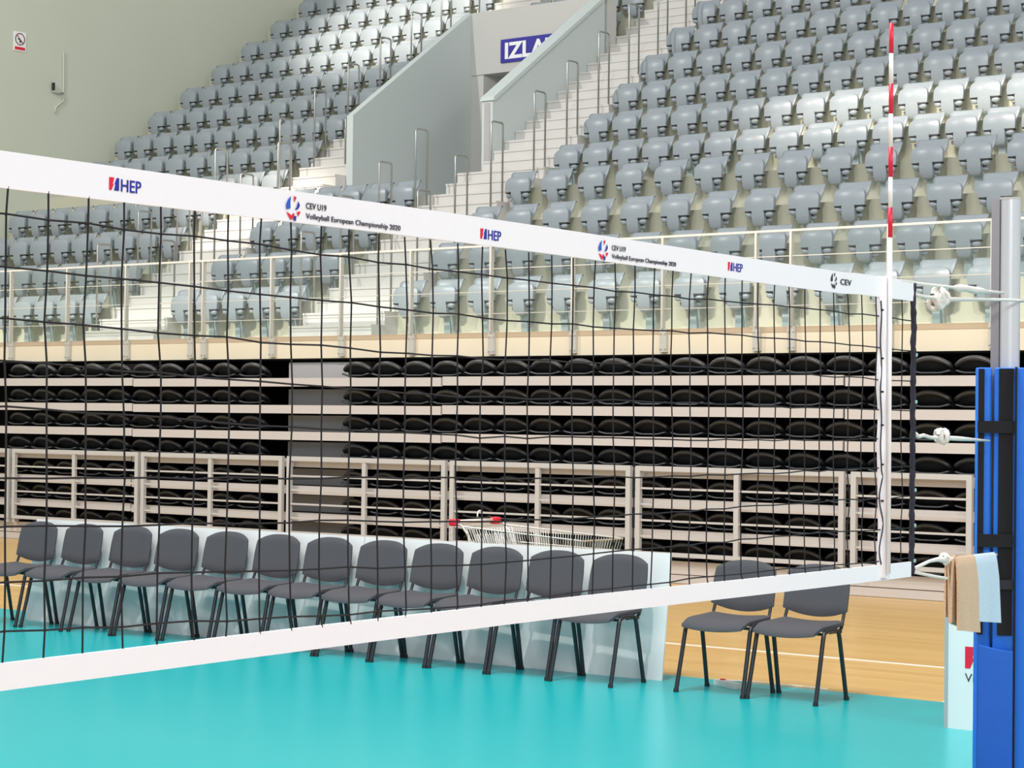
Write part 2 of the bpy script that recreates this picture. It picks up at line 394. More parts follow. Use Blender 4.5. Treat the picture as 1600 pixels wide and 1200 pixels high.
# ================================================================== RETRACTABLE BLEACHERS
TZ = [.24, .575, .912, 1.25, 1.588, 1.921, 2.262]
XM = [-26.65, -21.27, -15.89, -10.51, -5.13]
wh = ['leftmost', 'second from left', 'third from left', 'rightmost']
for j in range(4):
    a, b = XM[j]+.012, XM[j+1]-.012; dz = .010*(j % 2)
    t = thing('retractable_bleacher', 'closed retractable bleacher bay of grey risers below the balcony, ' + ['leftmost bay', 'bay with grey aisle panels', 'bay behind the shopping cart', 'rightmost bay beside the net post'][j], 'bleacher', ((a+b)/2, 19.27, 0), 'bays of the closed retractable bleacher')
    mb = MB().box(a, b, 19.27, 19.31, .10, TZ[0]-dz); mb.box(a, b, 19.28, 19.31, 0.0, .092)
    mb.build('base_panel', M['riser'], t)
    for i in range(1, 7):
        MB().box(a, b, 19.27, 19.30, TZ[i]-.105-dz, TZ[i]-dz).build('riser', M['riser'], t)
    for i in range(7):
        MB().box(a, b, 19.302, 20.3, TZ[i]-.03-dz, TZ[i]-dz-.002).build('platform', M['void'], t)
    if j == 1:
        for i in range(7):
            MB().box(-18.72, -17.58, 19.62, 19.64, TZ[i]-dz, TZ[i]+.205-dz).build('aisle_panel', M['gap'], t)
def black_seat():
    t = thing('bleacher_seat', None, 'seat', (0, 0, 0), world=False)
    b = MB(); N = 13; rings = []
    for i in range(N):
        u = -1+2*i/(N-1); x = .215*u; h = .125+.070*(1-abs(u)**2.2); yb = .05*u*u
        rings.append([(x, .010+yb, h-.046), (x, -.012+yb, h-.030), (x, -.018+yb, h-.010), (x, -.004+yb, h+.006), (x, .022+yb, h+.010), (x, .045+yb, h-.004), (x, .09+yb, h*.75), (x, .14+yb, .02),
                      (x, .125+yb, .012), (x, .075+yb, h*.6), (x, .03+yb, h-.05)])
    b.loft(rings); me = b.mesh('backrest', M['black'], True); me.shade_smooth()
    o = bpy.data.objects.new('backrest', me); C.objects.link(o); o.parent = t
    p = MB(); rings = []
    for i in range(N):
        u = -1+2*i/(N-1); x = .035+.205*u; z = .018+.022*max(0, abs(u)-.55)**1.0/.45
        rings.append([(x, -.03, z), (x, -.042, z+.010), (x, -.03, z+.022), (x, .0, z+.020), (x, .10, .03), (x, .10, .015), (x, .0, z+.002)])
    p.loft(rings); me = p.mesh('seat_pan', M['black'], True); me.shade_smooth()
    o = bpy.data.objects.new('seat_pan', me); C.objects.link(o); o.parent = t
    return t
bs = black_seat(); bu = False
def place_black(x, i, label):
    global bu
    if not bu: o = bs; bu = True
    else:
        o = copy_tree(bs)
    j = max(0, min(3, int((x-XM[0])//5.38)))
    o.location = (x, 19.38, TZ[i]-.010*(j % 2)); o.rotation_euler = (0, 0, random.uniform(-.03, .03))
    tag(o, label, 'seat', 'black seats folded into the bleacher')
nb = 0
for i in range(7):
    row = ORD[7-i]
    for n in range(10):
        x = -19.17-.512*n
        if in_view((x, 19.4, TZ[i]+.1), 20): place_black(x, i, 'black folded bleacher seat, %s row from top, %s left of grey aisle panels' % (row, ORD[n+1])); nb += 1
    for n in range(18):
        x = -17.38+.4855*n
        if to_px((x, 19.4, 1))[0] < 1530: place_black(x, i, 'black folded bleacher seat, %s row from top, %s right of grey aisle panels' % (row, ORD[n+1])); nb += 1
print('black seats', nb)
# ------------------------------------------------------------------ front guard rails
FR = [(-26.28, -23.70, 'at the far left edge'), (-23.63, -21.04, 'behind the four leftmost chairs'), (-20.98, -18.39, 'left of the grey aisle panels'), (-18.31, -15.74, 'in front of the grey aisle panels'), (-15.67, -13.10, 'behind the shopping cart'), (-13.03, -10.45, 'behind the two separate chairs'), (-10.37, -9.03, 'narrow one, next to the blue pad')]
for a, b, wtxt in FR:
    t = thing('guard_rail', 'grey steel guard rail section before the bleachers, ' + wtxt, 'railing', ((a+b)/2, 19.2, .24), 'guard rail sections along the bleachers')
    f = MB(); q = .06
    f.box(a, b, 19.17, 19.22, 1.215, 1.27); f.box(a, b, 19.17, 19.22, .29, .335)
    f.box(a, a+q, 19.17, 19.22, .335, 1.215); f.box(b-q, b, 19.17, 19.22, .335, 1.215)
    f.build('frame', M['rail'], t)
    mid = (a+b)/2
    if b-a > 2:
        MB().box(mid-.03, mid+.03, 19.175, 19.215, .335, 1.215).build('post', M['rail'], t)
    for z in (1.025, .85, .675, .50):
        MB().box(a+q, b-q, 19.185, 19.205, z-.011, z+.011).build('crossbar', M['rail'], t)
    for x in ((a+.03, b-.03)):
        MB().box(x-.02, x+.02, 19.18, 19.27, .235, .29).build('foot', M['rail'], t)
# ------------------------------------------------------------------ glass railing of the balcony
PX = [-25.3, -24.11, -22.89, -21.68, -20.43, -20.18, -18.93, -17.73, -16.58, -15.34, -14.15, -12.91, -11.71, -11.28, -10.13, -8.98, -7.8]
t = thing('balcony_railing', 'clear glass balcony railing with steel posts and slim rails on the cream parapet', 'railing', (-16, 19.52, 2.55))
for x in PX:
    p = MB().box(x-.013, x+.013, 19.475, 19.535, 2.79, 3.80)
    po = p.build('post', M['rsteel'], t)
    c = MB().box(x-.045, x+.045, 19.505, 19.548, 2.53, 2.79)
    for dx in (-.03, .03):
        for z in (2.57, 2.74): c.tube([(x+dx, 19.505, z), (x+dx, 19.49, z)], .012, 6)
    c.build('clamp', M['rsteel'], po)
MB().box(-25.4, -7.7, 19.49, 19.53, 3.80, 3.825).build('top_rail', M['rsteel'], t)
for z in (3.54, 3.27, 3.01):
    MB().box(-25.4, -7.7, 19.50, 19.51, z-.005, z+.005).build('crossbar', M['rsteel'], t)
for a, b in zip(PX[:-1], PX[1:]):
    if b-a > .6: MB().box(a+.03, b-.03, 19.515, 19.523, 2.80, 3.79).build('glass_panel', M['glass'], t)
# ------------------------------------------------------------------ stair hand rails (inverted U loops)
def loop(x, y, z0, z1, label, dy=.26):
    r = .014; c = .04
    pts = [(x, y, z0), (x, y, z1-c), (x, y+c*.3, z1-c*.3), (x, y+c, z1), (x, y+dy-c, z1), (x, y+dy-c*.3, z1-c*.3), (x, y+dy, z1-c), (x, y+dy, z0+.18)]
    return tag(MB().tube(pts, r, 8).build('stair_handrail', M['steel'], None, True), label, 'handrail', 'steel loops beside the stairs')
for k in range(1, 5):
    for x, lab in ((-23.41, 'left of the left lower stairs'), (-22.07, 'right of the left lower stairs'), (-19.36, 'left of the stairs under the tunnel'), (-17.99, 'right of the stairs under the tunnel')):
        loop(x, Yf(k)+.42, fl(k)+.18, fl(k)+1.46, 'steel inverted U handrail %s, at the %s row' % (lab, ORD[k]))
for k in range(5, 12):
    loop(-22.82, Yf(k)+.45, fl(k)+.18, fl(k)+1.44, 'steel inverted U handrail beside upper left stairs, at the %s row' % ORD[k])
    loop(-17.86, Yf(k)+.45, fl(k)+.18, fl(k)+1.44, 'steel inverted U handrail beside upper right stairs, at the %s row' % ORD[k])
loop(-22.0, 24.25, fl(6), 6.44, 'short steel inverted U handrail against the left tunnel wall')
# ------------------------------------------------------------------ exit sign
t = thing('exit_sign', 'blue sign reading IZLAZ in white capitals above the tunnel mouth', 'sign', (-20.56, 27.08, 7.60))
sb = MB().box(-21.16, -19.96, 27.07, 27.097, 7.61, 7.99).build('sign_board', M['signblue'], t)
text_mesh('lettering', 'IZLAZ', .36, M['white'], sb, (-21.07, 27.068, 7.675), (1, 0, 0), (0, 0, 1), bold=.012, width=1.10, org=t['_org'])
# ------------------------------------------------------------------ wall sign and wall bracket
t = thing('no_smoking_sign', 'white no smoking sign with red band high on the left wall', 'sign', (XW+.01, 23.34, 8.0))
MB().box(XW+.001, XW+.012, 23.21, 23.47, 8.0, 8.33).build('sign_board', M['white'], t)
rg = MB(); cy, cz = 23.34, 8.205; ring = []
for k in range(24):
    a = 2*math.pi*k/24
    ring.append([(XW+.014, cy+math.cos(a)*.105, cz+math.sin(a)*.105), (XW+.014, cy+math.cos(a)*.09, cz+math.sin(a)*.09), (XW+.018, cy+math.cos(a)*.09, cz+math.sin(a)*.09), (XW+.018, cy+math.cos(a)*.105, cz+math.sin(a)*.105)])
rg.loft(ring+[ring[0]], False); rg.obox((XW+.0145, cy-.075, cz+.062), (.003, 0, 0), (0, .137, -.137), (0, .010, .010))
rg.build('prohibition_ring', mat('dark_red_print', rgb(120, 40, 50), .5), t)
cg = MB(); cg.obox((XW+.0135, cy-.05, cz+.0), (.003, 0, 0), (0, .09, -.05), (0, .01, .015)); cg.box(XW+.0135, XW+.017, cy-.01, cy+.02, cz-.06, cz-.03)
cg.build('cigarette_symbol', M['ink'], t)
MB().box(XW+.0135, XW+.017, 23.23, 23.45, 8.02, 8.07).build('red_band', M['red'], t)
t = thing('wall_bracket', 'thin conduit with small black holder on the left wall', 'bracket', (XW+.02, 24.2, 7.0))
MB().tube([(XW+.02, 24.30, 8.14), (XW+.02, 24.31, 7.26), (XW+.02, 24.15, 7.14), (XW+.02, 24.12, 7.03)], .014, 6).build('conduit', M['wall'], t, True)
MB().tube([(XW+.03, 24.04, 7.40), (XW+.06, 24.16, 7.38), (XW+.03, 24.30, 7.40)], .016, 6).build('arm', M['boardside'], t, True)
MB().box(XW+.02, XW+.06, 24.045, 24.085, 7.42, 7.55).build('holder', M['dk'], t)
# ================================================================== CHAIRS
def lerp(a, b, t): return a+(b-a)*t
def cushion(mb, fn, nu, nv, th):
    """fn(u,v) -> centre point and normal; closed pillow with thickness th thinning at rim"""
    top = []; bot = []
    for j in range(nv+1):
        for i in range(nu+1):
            u, v = -1+2*i/nu, -1+2*j/nv
            P, Nn = fn(u, v); e = min(1-abs(u), 1-abs(v)); k = th*(.35+.65*min(1, e/.22)**.5)
            top.append(P+Nn*k); bot.append(P-Nn*k*.8)
    n = len(top); W = nu+1; fs = []
    for j in range(nv):
        for i in range(nu):
            a = j*W+i; fs.append((a, a+1, a+W+1, a+W)); fs.append((n+a, n+a+W, n+a+W+1, n+a+1))
    rim = [i for i in range(W)] + [j*W+nu for j in range(1, nv+1)] + [nv*W+i for i in range(nu-1, -1, -1)] + [j*W for j in range(nv-1, 0, -1)]
    for q in range(len(rim)):
        a, b = rim[q], rim[(q+1) % len(rim)]; fs.append((b, a, n+a, n+b))
    mb.add(top+bot, fs)
def make_chair():
    t = thing('stacking_chair', None, 'chair', (0, 0, 0), world=False)
    def part(nm, mb, m, par=t, sm=True, ang=55):
        me = mb.mesh(nm, m); me.shade_smooth() if sm else None
        if sm and ang: me.set_sharp_from_angle(angle=math.radians(ang))
        o = bpy.data.objects.new(nm, me); C.objects.link(o); o.parent = par; return o
    s = MB()
    def fs_(u, v):
        # superellipse squared outline
        x = u*.232*(1-.10*max(0, abs(v)-.5)**1.5); y = .205+v*.205*(1-.09*abs(u)**4)
        z = .455 + .018*u*u + (-.030*max(0, -v-.55)/.45)**1 * 1.0 + .01*v
        return Vector((x, y, z)), Vector((0, 0, 1))
    cushion(s, fs_, 14, 12, .030); part('seat', s, M['fabric'])
    b = MB()
    def fb(u, v):
        cornr = .32*max(0, v-.1)**2*abs(u)**3.0 if v > 0 else 0
        hw = .236*(1-.05*max(0, v))
        x = u*hw; z = .695+v*.138 - cornr*.16 - (0.046*(1-u*u) if v < 0 else 0)*(-v) + .012*(1-u*u)*max(0, v)
        y = .395+.060*(z-.5)/.3 + .030*(1-u*u)
        return Vector((x, y, z)), Vector((0, -1, .15)).normalized()
    cushion(b, fb, 14, 12, .020); part('backrest', b, M['fabric'])
    for sg in (-1, 1):
        fr = MB(); fr.tube([(sg*.250, .0, 0), (sg*.246, .055, .22), (sg*.243, .098, .40), (sg*.242, .112, .437), (sg*.241, .145, .452), (sg*.240, .20, .454)], .0145, 8, flat=1.0)
        lg = part('leg', fr, M['chairmetal'])
        part('foot_cap', MB().tube([(sg*.250, .0, 0), (sg*.2495, .003, .022)], .0175, 8), M['slot'], lg)
        rr = MB(); rr.tube([(sg*.250, .385, 0), (sg*.246, .340, .22), (sg*.243, .302, .40), (sg*.242, .290, .437), (sg*.241, .262, .452), (sg*.240, .20, .454)], .0145, 8)
        lg = part('leg', rr, M['chairmetal'])
        part('foot_cap', MB().tube([(sg*.250, .385, 0), (sg*.2495, .382, .022)], .0175, 8), M['slot'], lg)
        up = MB(); up.tube([(sg*.218, .22, .438), (sg*.216, .34, .436), (sg*.214, .375, .455), (sg*.212, .402, .52), (sg*.208, .440, .62)], .011, 8, flat=1.0)
        part('back_support', up, M['chairmetal'])
    cb = MB(); cb.tube([(-.234, .10, .435), (.234, .10, .435)], .010, 6); cb.tube([(-.234, .34, .435), (.234, .34, .435)], .010, 6)
    part('crossbar', cb, M['chairmetal'])
    return t
ch0 = make_chair(); cu_ = False
def place_chair(x, y, rz, label, group):
    global cu_
    if not cu_: o = ch0; cu_ = True
    else:
        o = copy_tree(ch0)
    o.location = (x, y, 0); o.rotation_euler = (0, 0, rz); return tag(o, label, 'chair', group)
names = ['nearest the pair on bare floor, rightmost of the row', 'second from the right end', 'third from the right end', 'fourth from the right end', 'fifth from the right end', 'sixth, in the middle', 'fifth from the left end of the boards', 'fourth from the left end of the boards', 'third from the left end of the boards', 'second from the left end of the boards', 'in front of the left end of the boards', 'cut off by the left edge of the photo']
for i in range(12):
    place_chair(-8.17-.533*i, [11.39,11.40,11.40,11.39,11.39,11.38,11.37,11.35,11.33,11.32,11.27,11.24][i], random.uniform(-.010, .010), 'charcoal upholstered chair before white boards, ' + names[i], 'chairs in a row before the white boards')
place_chair(-7.235, 11.51, .01, 'charcoal upholstered chair on its own pair, left one, against the wooden floor', 'two separate chairs right of the boards')
place_chair(-6.715, 11.53, -.02, 'charcoal upholstered chair on its own pair, right one, against the wooden floor', 'two separate chairs right of the boards')
# ================================================================== WHITE BOARDS
A = Vector((-14.13, 11.86, 0)); B = Vector((-7.87, 11.93, 0))
A = Vector((-14.22, 11.71, 0))
def board(tA, tB, label):
    a, b = A.lerp(B, tA), A.lerp(B, tB); d = (b-a); n = Vector((d.y, -d.x, 0)).normalized()   # towards the court
    back = Vector((0, .10, 0)); t = thing('advertising_board', label, 'board', ((a+b)/2)[:], 'white boards behind the chairs')
    g = d.normalized()*.004
    MB().obox(a+g, d-2*g, -n*.012, back+Vector((0, 0, .858))).build('panel', M['board'], t)
    for f in (.12, .88):
        c = a.lerp(b, f); MB().prism([(c.x, c.y+.016, .0), (c.x, c.y+.26, .0), (c.x, c.y+.11, .70)], (.03, 0, 0)).build('stand', M['boardside'], t)
board(0, .262, 'blank white board behind the chairs, leftmost board'); board(.262, .574, 'blank white board behind the chairs, middle board'); board(.574, 1, 'blank white board behind the chairs, rightmost and longest')
# board with print next to the post
t = thing('advertising_board', 'white board with red mark standing behind the blue post pad', 'board', (-4.4, 11.25, 0))
MB().box(-5.44, -3.44, 11.22, 11.27, 0, .86).build('panel', M['board'], t)
MB().box(-5.445, -5.425, 11.215, 11.275, 0, .862).build('edge_strip', M['boardside'], t)
def hepmark(mbr, mbb, fn, sc_, rise):
    R_ = [(0, 0), (0, 1), (.5, 1), (.36, .5), (.46, .5), (.24, 0)]; B_ = [(1, 1), (1, 0), (.5, 0), (.64, .5), (.54, .5), (.76, 1)]
    mbr.prism([fn(x*sc_, y*rise) for x, y in R_], fn(0, 0, 1)-fn(0, 0)); mbb.prism([fn(x*sc_, y*rise) for x, y in B_], fn(0, 0, 1)-fn(0, 0))
r_, b_ = MB(), MB()
hepmark(r_, b_, lambda x, z, o=0: Vector((-5.318+x, 11.2195-.001*o, .355+z)), .13, .125)
r_.build('red_mark', M['red'], t); b_.build('blue_mark', M['pblue'], t)
text_mesh('lettering', 'Viš', .07, M['ink'], t, (-5.318, 11.2185, .278), (1, 0, 0), (0, 0, 1), bold=0, width=.088, org=t['_org'])
# ================================================================== SHOPPING CART
def cart():
    t = thing('shopping_cart', 'metal shopping cart with cream handle and red ends behind the white boards', 'shopping cart', (-9.5, 12.62, 0))
    x0, x1 = -9.98, -8.86; y0, y1 = 12.36, 12.88
    hx = -10.06
    MB().tube([(hx, y0+.05, .975), (hx, y1-.05, .975)], .017, 10).build('handle', M['handle'], t, True)
    for y, s in ((y0-.02, 1), (y1-.04, 1)):
        he = MB().box(hx-.035, hx+.035, y, y+.07, .945, 1.0).build('handle_end', M['cartred'], t); bv = he.modifiers.new('bevel', 'BEVEL'); bv.width = .014; bv.segments = 3
    for y in (y0, y1):
        MB().tube([(hx, y, .97), (hx+.08, y, .955), (hx+.15, y, .88), (hx+.18, y, .60), (hx+.30, y, .42)], .011, 6).build('handle_arm', M['chrome'], t, True)
    b = MB(); r = .0035
    def side(y, yb_, zt0=.945, zt1=.885):
        n = 46
        for i in range(n+1):
            f = i/n; X = lerp(x0+.02, x1, f); zt = lerp(zt0, zt1, f); Xb = lerp(x0+.20, x1-.08, f)
            b.tube([(X, y, zt), (Xb, yb_, lerp(.50, .56, f))], r, 4, False)
        for g in (0, .28, .55, 1.0):
            b.tube([(lerp(x0+.02, x0+.20, g), lerp(y, yb_, g), lerp(zt0, .50, g)), (lerp(x1, x1-.08, g), lerp(y, yb_, g), lerp(zt1, .56, g))], .006 if g == 0 else .0045, 5)
    side(y0, y0+.06); side(y1, y1-.06)
    for i in range(15):
        y = lerp(y0, y1, i/14); yb_ = lerp(y0+.06, y1-.06, i/14)
        b.tube([(x1, y, .885), (x1-.08, yb_, .56), (x0+.20, yb_, .50), (x0+.08, y, .93)], r, 4, False)
    for g in (0, .4, .8):
        b.tube([(x1-.08*g, y0+.06*g, .885-.32*g), (x1-.08*g, y1-.06*g, .885-.32*g)], .006, 5)
    b.tube([(x0+.02, y0, .945), (x0+.02, y1, .945)], .006, 5)
    b.build('basket', M['chrome'], t)
    s = MB()
    for dx in (0, .02):
        for i in range(9): s.tube([(x0+.11+dx, lerp(y0+.05, y1-.05, i/8), .89), (x0+.20+dx, lerp(y0+.07, y1-.07, i/8), .60)], .004, 4)
    s.box(x0+.08, x0+.10, y0+.06, y1-.06, .78, .88); s.build('child_seat', M['chrome'], t)
    f = MB()
    for y in (y0+.03, y1-.03): f.tube([(hx+.30, y, .43), (x1-.12, y, .30), (x1-.10, y, .16)], .012, 6); f.tube([(hx+.30, y, .43), (hx+.26, y, .16)], .012, 6); f.tube([(hx+.26, y, .18), (x1-.10, y, .18)], .011, 6)
    f.tube([(hx+.26, y0+.03, .18), (hx+.26, y1-.03, .18)], .011, 6); chs = f.build('chassis', M['chrome'], t, True)
    for X in (hx+.26, x1-.10):
        for y in (y0+.03, y1-.03):
            wv = MB().tube([(X, y-.012, .0625), (X, y+.012, .0625)], .0625, 16); wv.box(X-.012, X+.012, y-.018, y+.018, .07, .17); wv.build('wheel', M['dk'], chs)
    c = MB()
    for a in range(10):
        z = .93-.022*a; c.tube([(hx-.02, y0-.01, z), (hx-.02+.004*(a % 2), y0-.01, z-.02)], .004, 5)
    c.build('coin_chain', M['chrome'], t)
    MB().ellipsoid((hx-.02, y0-.01, .695), (.022, .018, .025)).build('coin_key', M['cartred'], t, True)
    lp = []
    for a in range(13):
        an = math.pi*(-.15+1.3*a/12); lp.append((hx, 12.68-.028*math.cos(an), 1.022+.032*math.sin(an)))
    MB().tube(lp, .006, 6).build('bag_hook', M['plug'], t, True)
cart()
# power strip on the floor
t = thing('power_strip', 'short white power strip lying beside the chairs on the mat edge', 'power strip', (-7.42, 12.0, 0))
MB().obox((-7.52, 12.02, .0), (.24, -.13, 0), (.03, .055, 0), (0, 0, .035)).build('housing', M['plug'], t)
MB().obox((-7.47, 12.02, .035), (.03, -.016, 0), (.012, .022, 0), (0, 0, .006)).build('switch', M['red'], t)
MB().tube([(-7.52, 12.05, .02), (-7.60, 12.15, .01), (-7.40, 12.27, .006), (-7.0, 12.29, .006), (-6.8, 12.28, .006)], .006, 6).build('cable', M['plug'], t, True)
# ================================================================== NET
TN = -0.0396; XN = -3.0263
sN, cN = math.sin(TN), math.cos(TN)
def NP(s, z, o=0.0): return Vector((XN + s*sN + o*cN, s*cN - o*sN, z))
S0, S1 = -2.9, 6.50
net = thing('volleyball_net', 'black volleyball net with white top and bottom tapes stretched across the foreground', 'net', NP(1.8, 1.24)[:])
def strip(s0, s1, z0f, z1f, th, n=60, wav=0.0):
    mb = MB(); rings = []
    for i in range(n+1):
        s = lerp(s0, s1, i/n); o = wav*math.sin(s*5.1)*.5+wav*math.sin(s*13+1)*.3
        rings.append([NP(s, z0f(s), o+th), NP(s, z1f(s), o+th), NP(s, z1f(s), o-th), NP(s, z0f(s), o-th)])
    return mb.loft(rings)
sag = lambda s: 0.0
strip(S0, 6.50, lambda s: 2.173+.004*math.sin(s*1.7+1.0)*(s < 6), lambda s: 2.241+.003*math.sin(s*1.7+1.0)*(s < 6), .004, 90, .0012).build('top_tape', M['tape'], net)
top_tape = [o for o in net.children if o.name.startswith('top_tape')][0]
strip(S0, 6.50, lambda s: 1.240+.004*math.sin(s*1.3+2.5), lambda s: 1.291+.004*math.sin(s*1.3+2.5), .004, 90, .0015).build('bottom_tape', M['tape'], net)
strip(6.50, 6.535, lambda s: 1.244, lambda s: 1.262, .002, 2).build('tape_end', M['tape'], net)
strip(6.49, 6.515, lambda s: 2.19, lambda s: 2.241, .005, 2).build('tape_end', M['tape'], net)
cords = MB(); CR_ = .0021
rn = random.Random(3)
jit = {}
def jt(i, j):
    if (i, j) not in jit: jit[(i, j)] = (rn.uniform(-.004, .004), rn.uniform(-.003, .003))
    return jit[(i, j)]
zc = [2.174, 2.120, 2.020, 1.925, 1.853, 1.767, 1.635, 1.540, 1.437, 1.341, 1.289]
nv = int((S1-S0)/.1)
s_of = lambda i: 2.515 + .1*(i-54)
def node(i, j):
    a, b = jt(i, j); s = s_of(i); z = zc[j]
    drift = {1: -.006, 2: -.012, 3: -.006, 4: .0, 5: .0, 6: 0, 7: .004, 8: .0, 9: .0}.get(j, 0)
    if 0 < j < 10:
        z = lerp(2.174-.1*j+.03, z, max(0, min(1, 1-(s-2.5)/1.5))) if s > 2.5 else z
        z = max(min(z+b+.004*math.sin(s*2.2+j), 2.16), 1.30)
    lean = .014*(2.174-zc[j])
    if s > 6.0 and j >= 6: a += .012*math.sin(j*2.1)
    return (s+a+lean, z, .003*math.sin(s*3+j))
for i in range(nv+1):
    if s_of(i) > 6.49: break
    pts = []
    for j in range(len(zc)): s, z, o = node(i, j); pts.append(NP(s, z, o))
    cords.tube(pts, CR_, 5, False)
for j in range(1, 10):
    pts = []
    for i in range(nv+1):
        s, z, o = node(i, j)
        if s_of(i) > 6.47: break
        pts.append(NP(s, z, o))
    pts.append(NP(6.508, pts[-1].z, 0)); cords.tube(pts, CR_, 5, False)
for i in range(0, nv, 1):
    for j in range(1, 10):
        if s_of(i) > 2.3 and s_of(i) < 6.47:
            s, z, o = node(i, j); P = NP(s, z, o); cords.ellipsoid(P, (.0036, .0036, .0036), 5, 4)
cords.build('mesh', M['net'], net)
pts = []; rs = []
for i in range(60):
    z = lerp(2.235, 1.243, i/59); pts.append(NP(6.512+.0018*math.sin(i*.9)+(-.006 if i < 6 else 0), z, .001*math.cos(i*1.3))); rs.append(.0102+.0014*math.sin(i*2.3))
ec = MB().tube(pts, rs, 8).build('edge_cord', M['endcord'], net, True)
tb = MB()
for z in (1.99, 1.83, 1.53, 1.41, 1.29): tb.ellipsoid(NP(6.514, z, .010), (.006, .006, .008), 6, 5)
tb.build('cord_tag', mat('pale_green_thread', rgb(150, 200, 190), .7), ec)
# white antenna sleeve tied to the net
sl = MB(); rings = []
for i in range(40):
    z = lerp(2.243, 1.245, i/39); s = 6.262+.022*(2.24-z)+.003*math.sin(i*.8); hw = .029+.004*math.sin(i*.55+.6)-(.004 if i > 22 else 0)
    rings.append([NP(s-hw, z, .006), NP(s-hw*.4, z, .020), NP(s+hw*.4, z, .020), NP(s+hw, z, .006), NP(s+hw, z, -.006), NP(s-hw, z, -.006)])
sl.loft(rings); slv = sl.build('antenna_sleeve', M['tape'], net, True, 50)
lc = MB(); pp = []
for i in range(46):
    z = lerp(2.16, 1.29, i/45); amp = .004 if i < 30 else .014; pp.append(NP(6.232+.022*(2.24-z)+amp*math.sin(i*.7), z, .010))
lc.tube(pp, .0022, 5); 
for z in (2.13, 1.97, 1.86, 1.75, 1.62, 1.50): lc.ellipsoid(NP(6.236+.022*(2.24-z), z, .012), (.007, .004, .004), 6, 4)
lc.build('lacing', M['net'], slv)
# prints on the top tape
def NV(s, z, o=0.0): return NP(s, z, o)
XD = NP(1, 0)-NP(0, 0); ZD = Vector((0, 0, 1)); OFF = .0058
class PR:
    def __init__(s): s.d = {}
    def __getitem__(s, k): return s.d.setdefault(k, MB())
def ballmark(s0, z0, R, cols, nm):
    pr = PR()
    shapes = {   # outlines in a unit disc, one per swoosh
     'a': [(-.95, -.15), (-1, .2), (-.75, .62), (-.38, .95), (-.45, .45), (-.42, -.05)],
     'b': [(-.95, -.35), (-.35, -.98), (0, -.72), (.12, -.45), (-.05, -.4), (-.3, -.62), (-.62, -.45)],
     'c': [(.02, .98), (.36, .90), (.05, .45)],
     'd': [(.60, .62), (.82, .28), (.55, -.05), (.15, -.12), (.42, .12)],
     'e': [(.42, -.28), (.92, -.18), (.62, -.62)],
     'f': [(-.02, -.98), (.30, -1.0), (.38, -.62), (.02, -.6)]}
    for k, poly in shapes.items():
        mb = pr[cols[k]]; mb.prism([NV(s0+R+x*R*.92, z0+y*R, OFF) for x, y in poly], XD.cross(ZD)*.0004)
    for c, mb in pr.d.items(): mb.build(nm, M[c], top_tape)
COL = {'a': 'lblue', 'b': 'red', 'c': 'red', 'd': 'pblue', 'e': 'red', 'f': 'pblue'}; INK = {k: 'ink' for k in 'abcdef'}
def hep(s0, z0, wdt, h):
    r_, b_ = MB(), MB()
    hepmark(r_, b_, lambda x, z, o=0: NV(s0+x, z0+z, OFF-.0004*o), wdt*.30, h)
    r_.build('red_emblem', M['red'], top_tape); b_.build('blue_emblem', M['pblue'], top_tape)
    text_mesh('lettering', 'HEP', h*1.38, M['pblue'], top_tape, NV(s0+wdt*.36, z0, OFF), XD, ZD, bold=.0002, width=wdt*.62, org=net['_org'])
hep(2.769, 2.192, .088, .025); hep(3.999, 2.192, .088, .025); hep(5.219, 2.194, .088, .025)
for s0 in (3.286, 4.525):
    ballmark(s0, 2.2045, .027, COL, 'ball_emblem')
    text_mesh('lettering', 'CEV U19', .019, M['ink'], top_tape, NV(s0+.068, 2.2075, OFF), XD, ZD, width=.068, org=net['_org'])
    text_mesh('lettering', 'Volleyball European Championship 2020', .0165, M['ink'], top_tape, NV(s0+.068, 2.186, OFF), XD, ZD, width=.332, org=net['_org'])
ballmark(5.875, 2.206, .025, INK, 'ball_emblem')
text_mesh('lettering', 'CEV', .026, M['ink'], top_tape, NV(5.945, 2.197, OFF), XD, ZD, bold=.0001, width=.078, org=net['_org'])
# ropes
def rope(pts, r, nm='rope'): return MB().tube([NP(*p) for p in pts], r, 8).build(nm, M['rope'], net, True)
def knot(s, z, r, par, nm='knot'):
    mb = MB(); rk = random.Random(int(s*1000+z*10))
    mb.ellipsoid(NP(s, z, 0), (r*.85, r*.85, r*.85), 10, 7)
    for q in range(7):
        a = q*2.4; c = NP(s+rk.uniform(-.6, .6)*r, z+rk.uniform(-.5, .5)*r, rk.uniform(-.5, .5)*r)
        pts = []
        for k in range(10):
            an = 2*math.pi*k/9; pts.append(c + (XD*math.cos(an)*math.cos(a) + ZD*math.sin(an) + XD.cross(ZD)*math.cos(an)*math.sin(a))*r*.75)
        mb.tube(pts, r*.36, 6, False)
    mb.build(nm, M['rope'], par, True)
rope([(6.40, 2.236), (6.60, 2.236), (6.90, 2.241), (7.10, 2.243), (7.30, 2.246)], .0055)
rope([(6.86, 2.240), (6.90, 2.241), (6.95, 2.243), (7.02, 2.240), (7.08, 2.243), (7.15, 2.240)], [.010, .014, .012, .014, .012, .009], 'rope_wrap')
rp = rope([(6.52, 2.196), (6.60, 2.193), (6.66, 2.194), (6.72, 2.192), (6.80, 2.196), (7.10, 2.212), (7.33, 2.219, .05), (7.43, 2.222, .03), (7.41, 2.222, -.04)], [.009, .006, .006, .007, .0075, .006, .005, .005, .005]); knot(6.72, 2.193, .030, rp)
